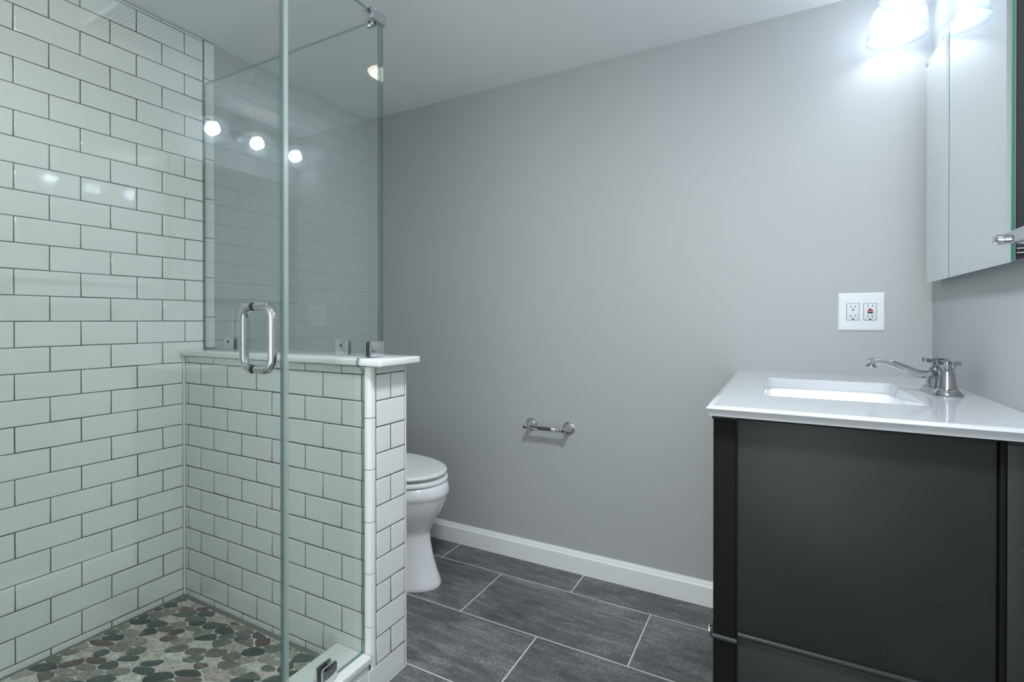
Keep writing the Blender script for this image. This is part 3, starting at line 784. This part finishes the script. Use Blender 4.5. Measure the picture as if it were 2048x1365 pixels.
bm = B(); cyl(bm, (FX+.022, FY, ZK+.012), (FX+.022, FY, ZK+.062), .0026); lathe(bm, (FX+.022, FY, ZK+.060), (0, 0, 1), [(0, .003), (.002, .006), (.008, .006), (.011, .003)], 16)
finish('lift_rod', bm, M['faucet'], fa)

# ------------------------------------------------------------------ mirror cabinet
MX = 2.290
mc = thing('mirror_cabinet', (MX, .54, 1.4), 'shallow wall cabinet with two mirror doors above the sink and faucet', 'mirror cabinet')
bm = B()
box(bm, (MX+.0100, .236, 1.0985), (XR-.0005, .842, 1.728), .001, 1)
finish('carcass', bm, M['carcass'], mc)
def mirror_door(y0, y1, z0, z1, nm):
    bm = B(); t = .0052; bv = .0165
    o_ = [(y0, z0), (y1, z0), (y1, z1), (y0, z1)]
    i_ = [(y0+bv, z0+bv), (y1-bv, z0+bv), (y1-bv, z1-bv), (y0+bv, z1-bv)]
    back = [bm.verts.new((MX+t, *p)) for p in o_]; ed = [bm.verts.new((MX+.0022, *p)) for p in o_]; fr_ = [bm.verts.new((MX, *p)) for p in i_]
    bm.faces.new(back)
    for f in ring_faces(bm, back, ed): f.material_index = 1
    ring_faces(bm, ed, fr_); bm.faces.new(fr_)
    d = finish('mirror_door', bm, [M['mirror'], M['greenedge']], mc, smooth=0)
    bm = B(); box(bm, (MX+t+.0002, y0+.003, z0+.003), (MX+t+.0045, y1-.003, z1-.003)); finish('door_backing', bm, M['backing'], d, smooth=0)
    bm = B(); box(bm, (MX-.0014, y0+.0005 if nm else y1-.016, z1-.008), (MX+.001, y0+.016 if nm else y1-.0005, z1+.0015), .0006, 1); finish('top_clip', bm, M['chrome'], d)
mirror_door(.6245, .8500, 1.0875, 1.7350, False)
mirror_door(.2290, .6205, 1.0875, 1.7350, True)
for z in (1.104, 1.112):
    bm = B(); box(bm, (MX+.012, .2310, z), (MX+.030, .2362, z+.0022)); finish('hinge_plate', bm, M['shelf'], mc)

# ------------------------------------------------------------------ vanity light
LX, LZ = 2.2200, 1.8330
LYS = (.385, .615, .845)
vl = thing('vanity_light', (XR, .615, 1.955), 'three-lamp chrome wall light with ribbed glass shades, lit above the mirror', 'wall light')
bm = B(); lathe(bm, (XR, .600, 1.955), (-1, 0, 0), [(0, .062), (.006, .064), (.009, .060), (.010, .052), (.015, .050), (.017, .043), (.018, .036), (.023, .034), (.025, .026), (.040, .020), (.055, .012)], 48)
finish('backplate', bm, M['chrome'], vl, smooth=28)
bm = B(); box(bm, (2.2570, .255, 1.9520), (2.2720, .918, 1.9660), .003, 2); finish('bar', bm, M['chrome'], vl, smooth=30)
for y in LYS:
    bm = B(); tube(bm, arc_path([(2.262, y, 1.960), (2.2200, y, 1.990), (2.2200, y, 1.965)], .012, 4), .0065, 14)
    lathe(bm, (LX, y, 1.985), (0, 0, -1), [(0, .006), (.003, .017), (.010, .020), (.040, .0205), (.044, .027), (.050, .028), (.052, .024)], 30)
    sk = finish('socket', bm, M['chrome'], vl, smooth=32)
    bm = B()
    pf = [(1.9350, .0270), (1.9345, .0400), (1.9290, .0530), (1.9170, .0640), (1.8980, .0715), (1.8700, .0745), (1.8450, .0750), (1.8370, .0755), (1.8345, .0775), (1.8330, .0775)]
    pin = [(z, r-.0028) for z, r in pf[::-1]]
    loft(bm, [[(LX+r*math.cos(2*PI*k/48), y+r*math.sin(2*PI*k/48), z) for k in range(48)] for z, r in pf+pin], False, False)
    finish('lamp_shade', bm, M['shade'], sk, smooth=50)
    bm = B(); lathe(bm, (LX, y, 1.9340), (0, 0, -1), [(-.012, .012), (0, .013), (.018, .018), (.034, .027), (.048, .0300), (.062, .0275), (.055, .0295), (.062, .0275), (.072, .0190), (.0775, .008), (.078, .001)], 24)
    for f in bm.faces: f.material_index = 1 if f.calc_center_median().z > 1.9100 else 0
    finish('bulb', bm, [M['bulb'], M['bulbneck']], sk, smooth=60)

# ------------------------------------------------------------------ ceiling fittings
def downlight(name, x, y, mt, label, r=.076):
    t = thing(name, (x, y, ZC), label, 'ceiling light')
    bm = B(); lathe(bm, (x, y, ZC), (0, 0, -1), [(0, r+.018), (.003, r+.018), (.0045, r+.012), (.0042, r+.001), (.0015, r), (.0012, r-.004)], 48, cap1=False)
    finish('trim_ring', bm, M['vent'], t, smooth=40)
    bm = B(); lathe(bm, (x, y, ZC-.0012), (0, 0, -1), [(0, r-.002), (.0014, r-.004)], 48); finish('lens', bm, mt, t)
downlight('ceiling_light', .425, -.455, M['can'], 'round warm recessed ceiling light over the shower, seen only as a reflection')
dl = thing('ceiling_light', (1.75, -.50, ZC), 'round dome added on the ceiling out of view as fill light', 'ceiling light')  # added fill source above the frame, not a known fitting
bm = B(); lathe(bm, (1.75, -.50, ZC), (0, 0, -1), [(0, .135), (.012, .135), (.018, .128), (.018, .112)], 48, cap1=False); finish('trim_ring', bm, M['chrome'], dl, smooth=40)
bm = B(); lathe(bm, (1.75, -.50, ZC-.014), (0, 0, -1), [(0, .118), (.006, .117), (.012, .110), (.017, .094), (.021, .070), (.0235, .040), (.0245, .005)], 40); finish('dome', bm, M['fill_dome'], dl, smooth=60)
vt = thing('ceiling_vent', (1.90, -.06, ZC), 'white slatted exhaust grille, seen as a reflection on the shower glass', 'vent')
bm = B()
for lo, hi in (((1.775, -.195, ZC-.012), (2.025, -.182, ZC)), ((1.775, .052, ZC-.012), (2.025, .065, ZC)), ((1.775, -.182, ZC-.012), (1.788, .052, ZC)), ((2.012, -.182, ZC-.012), (2.025, .052, ZC))): box(bm, lo, hi, .002, 1)
finish('frame', bm, M['vent'], vt)
bm = B(); box(bm, (1.788, -.182, ZC-.0015), (2.012, .052, ZC-.0002)); finish('backing', bm, M['slot'], vt, smooth=0)
bm = B()
for k in range(15):
    y = -.174+k*.0155
    box(bm, (1.788, y, ZC-.011), (2.012, y+.0085, ZC-.0085))
finish('slats', bm, M['vent'], vt, smooth=0)
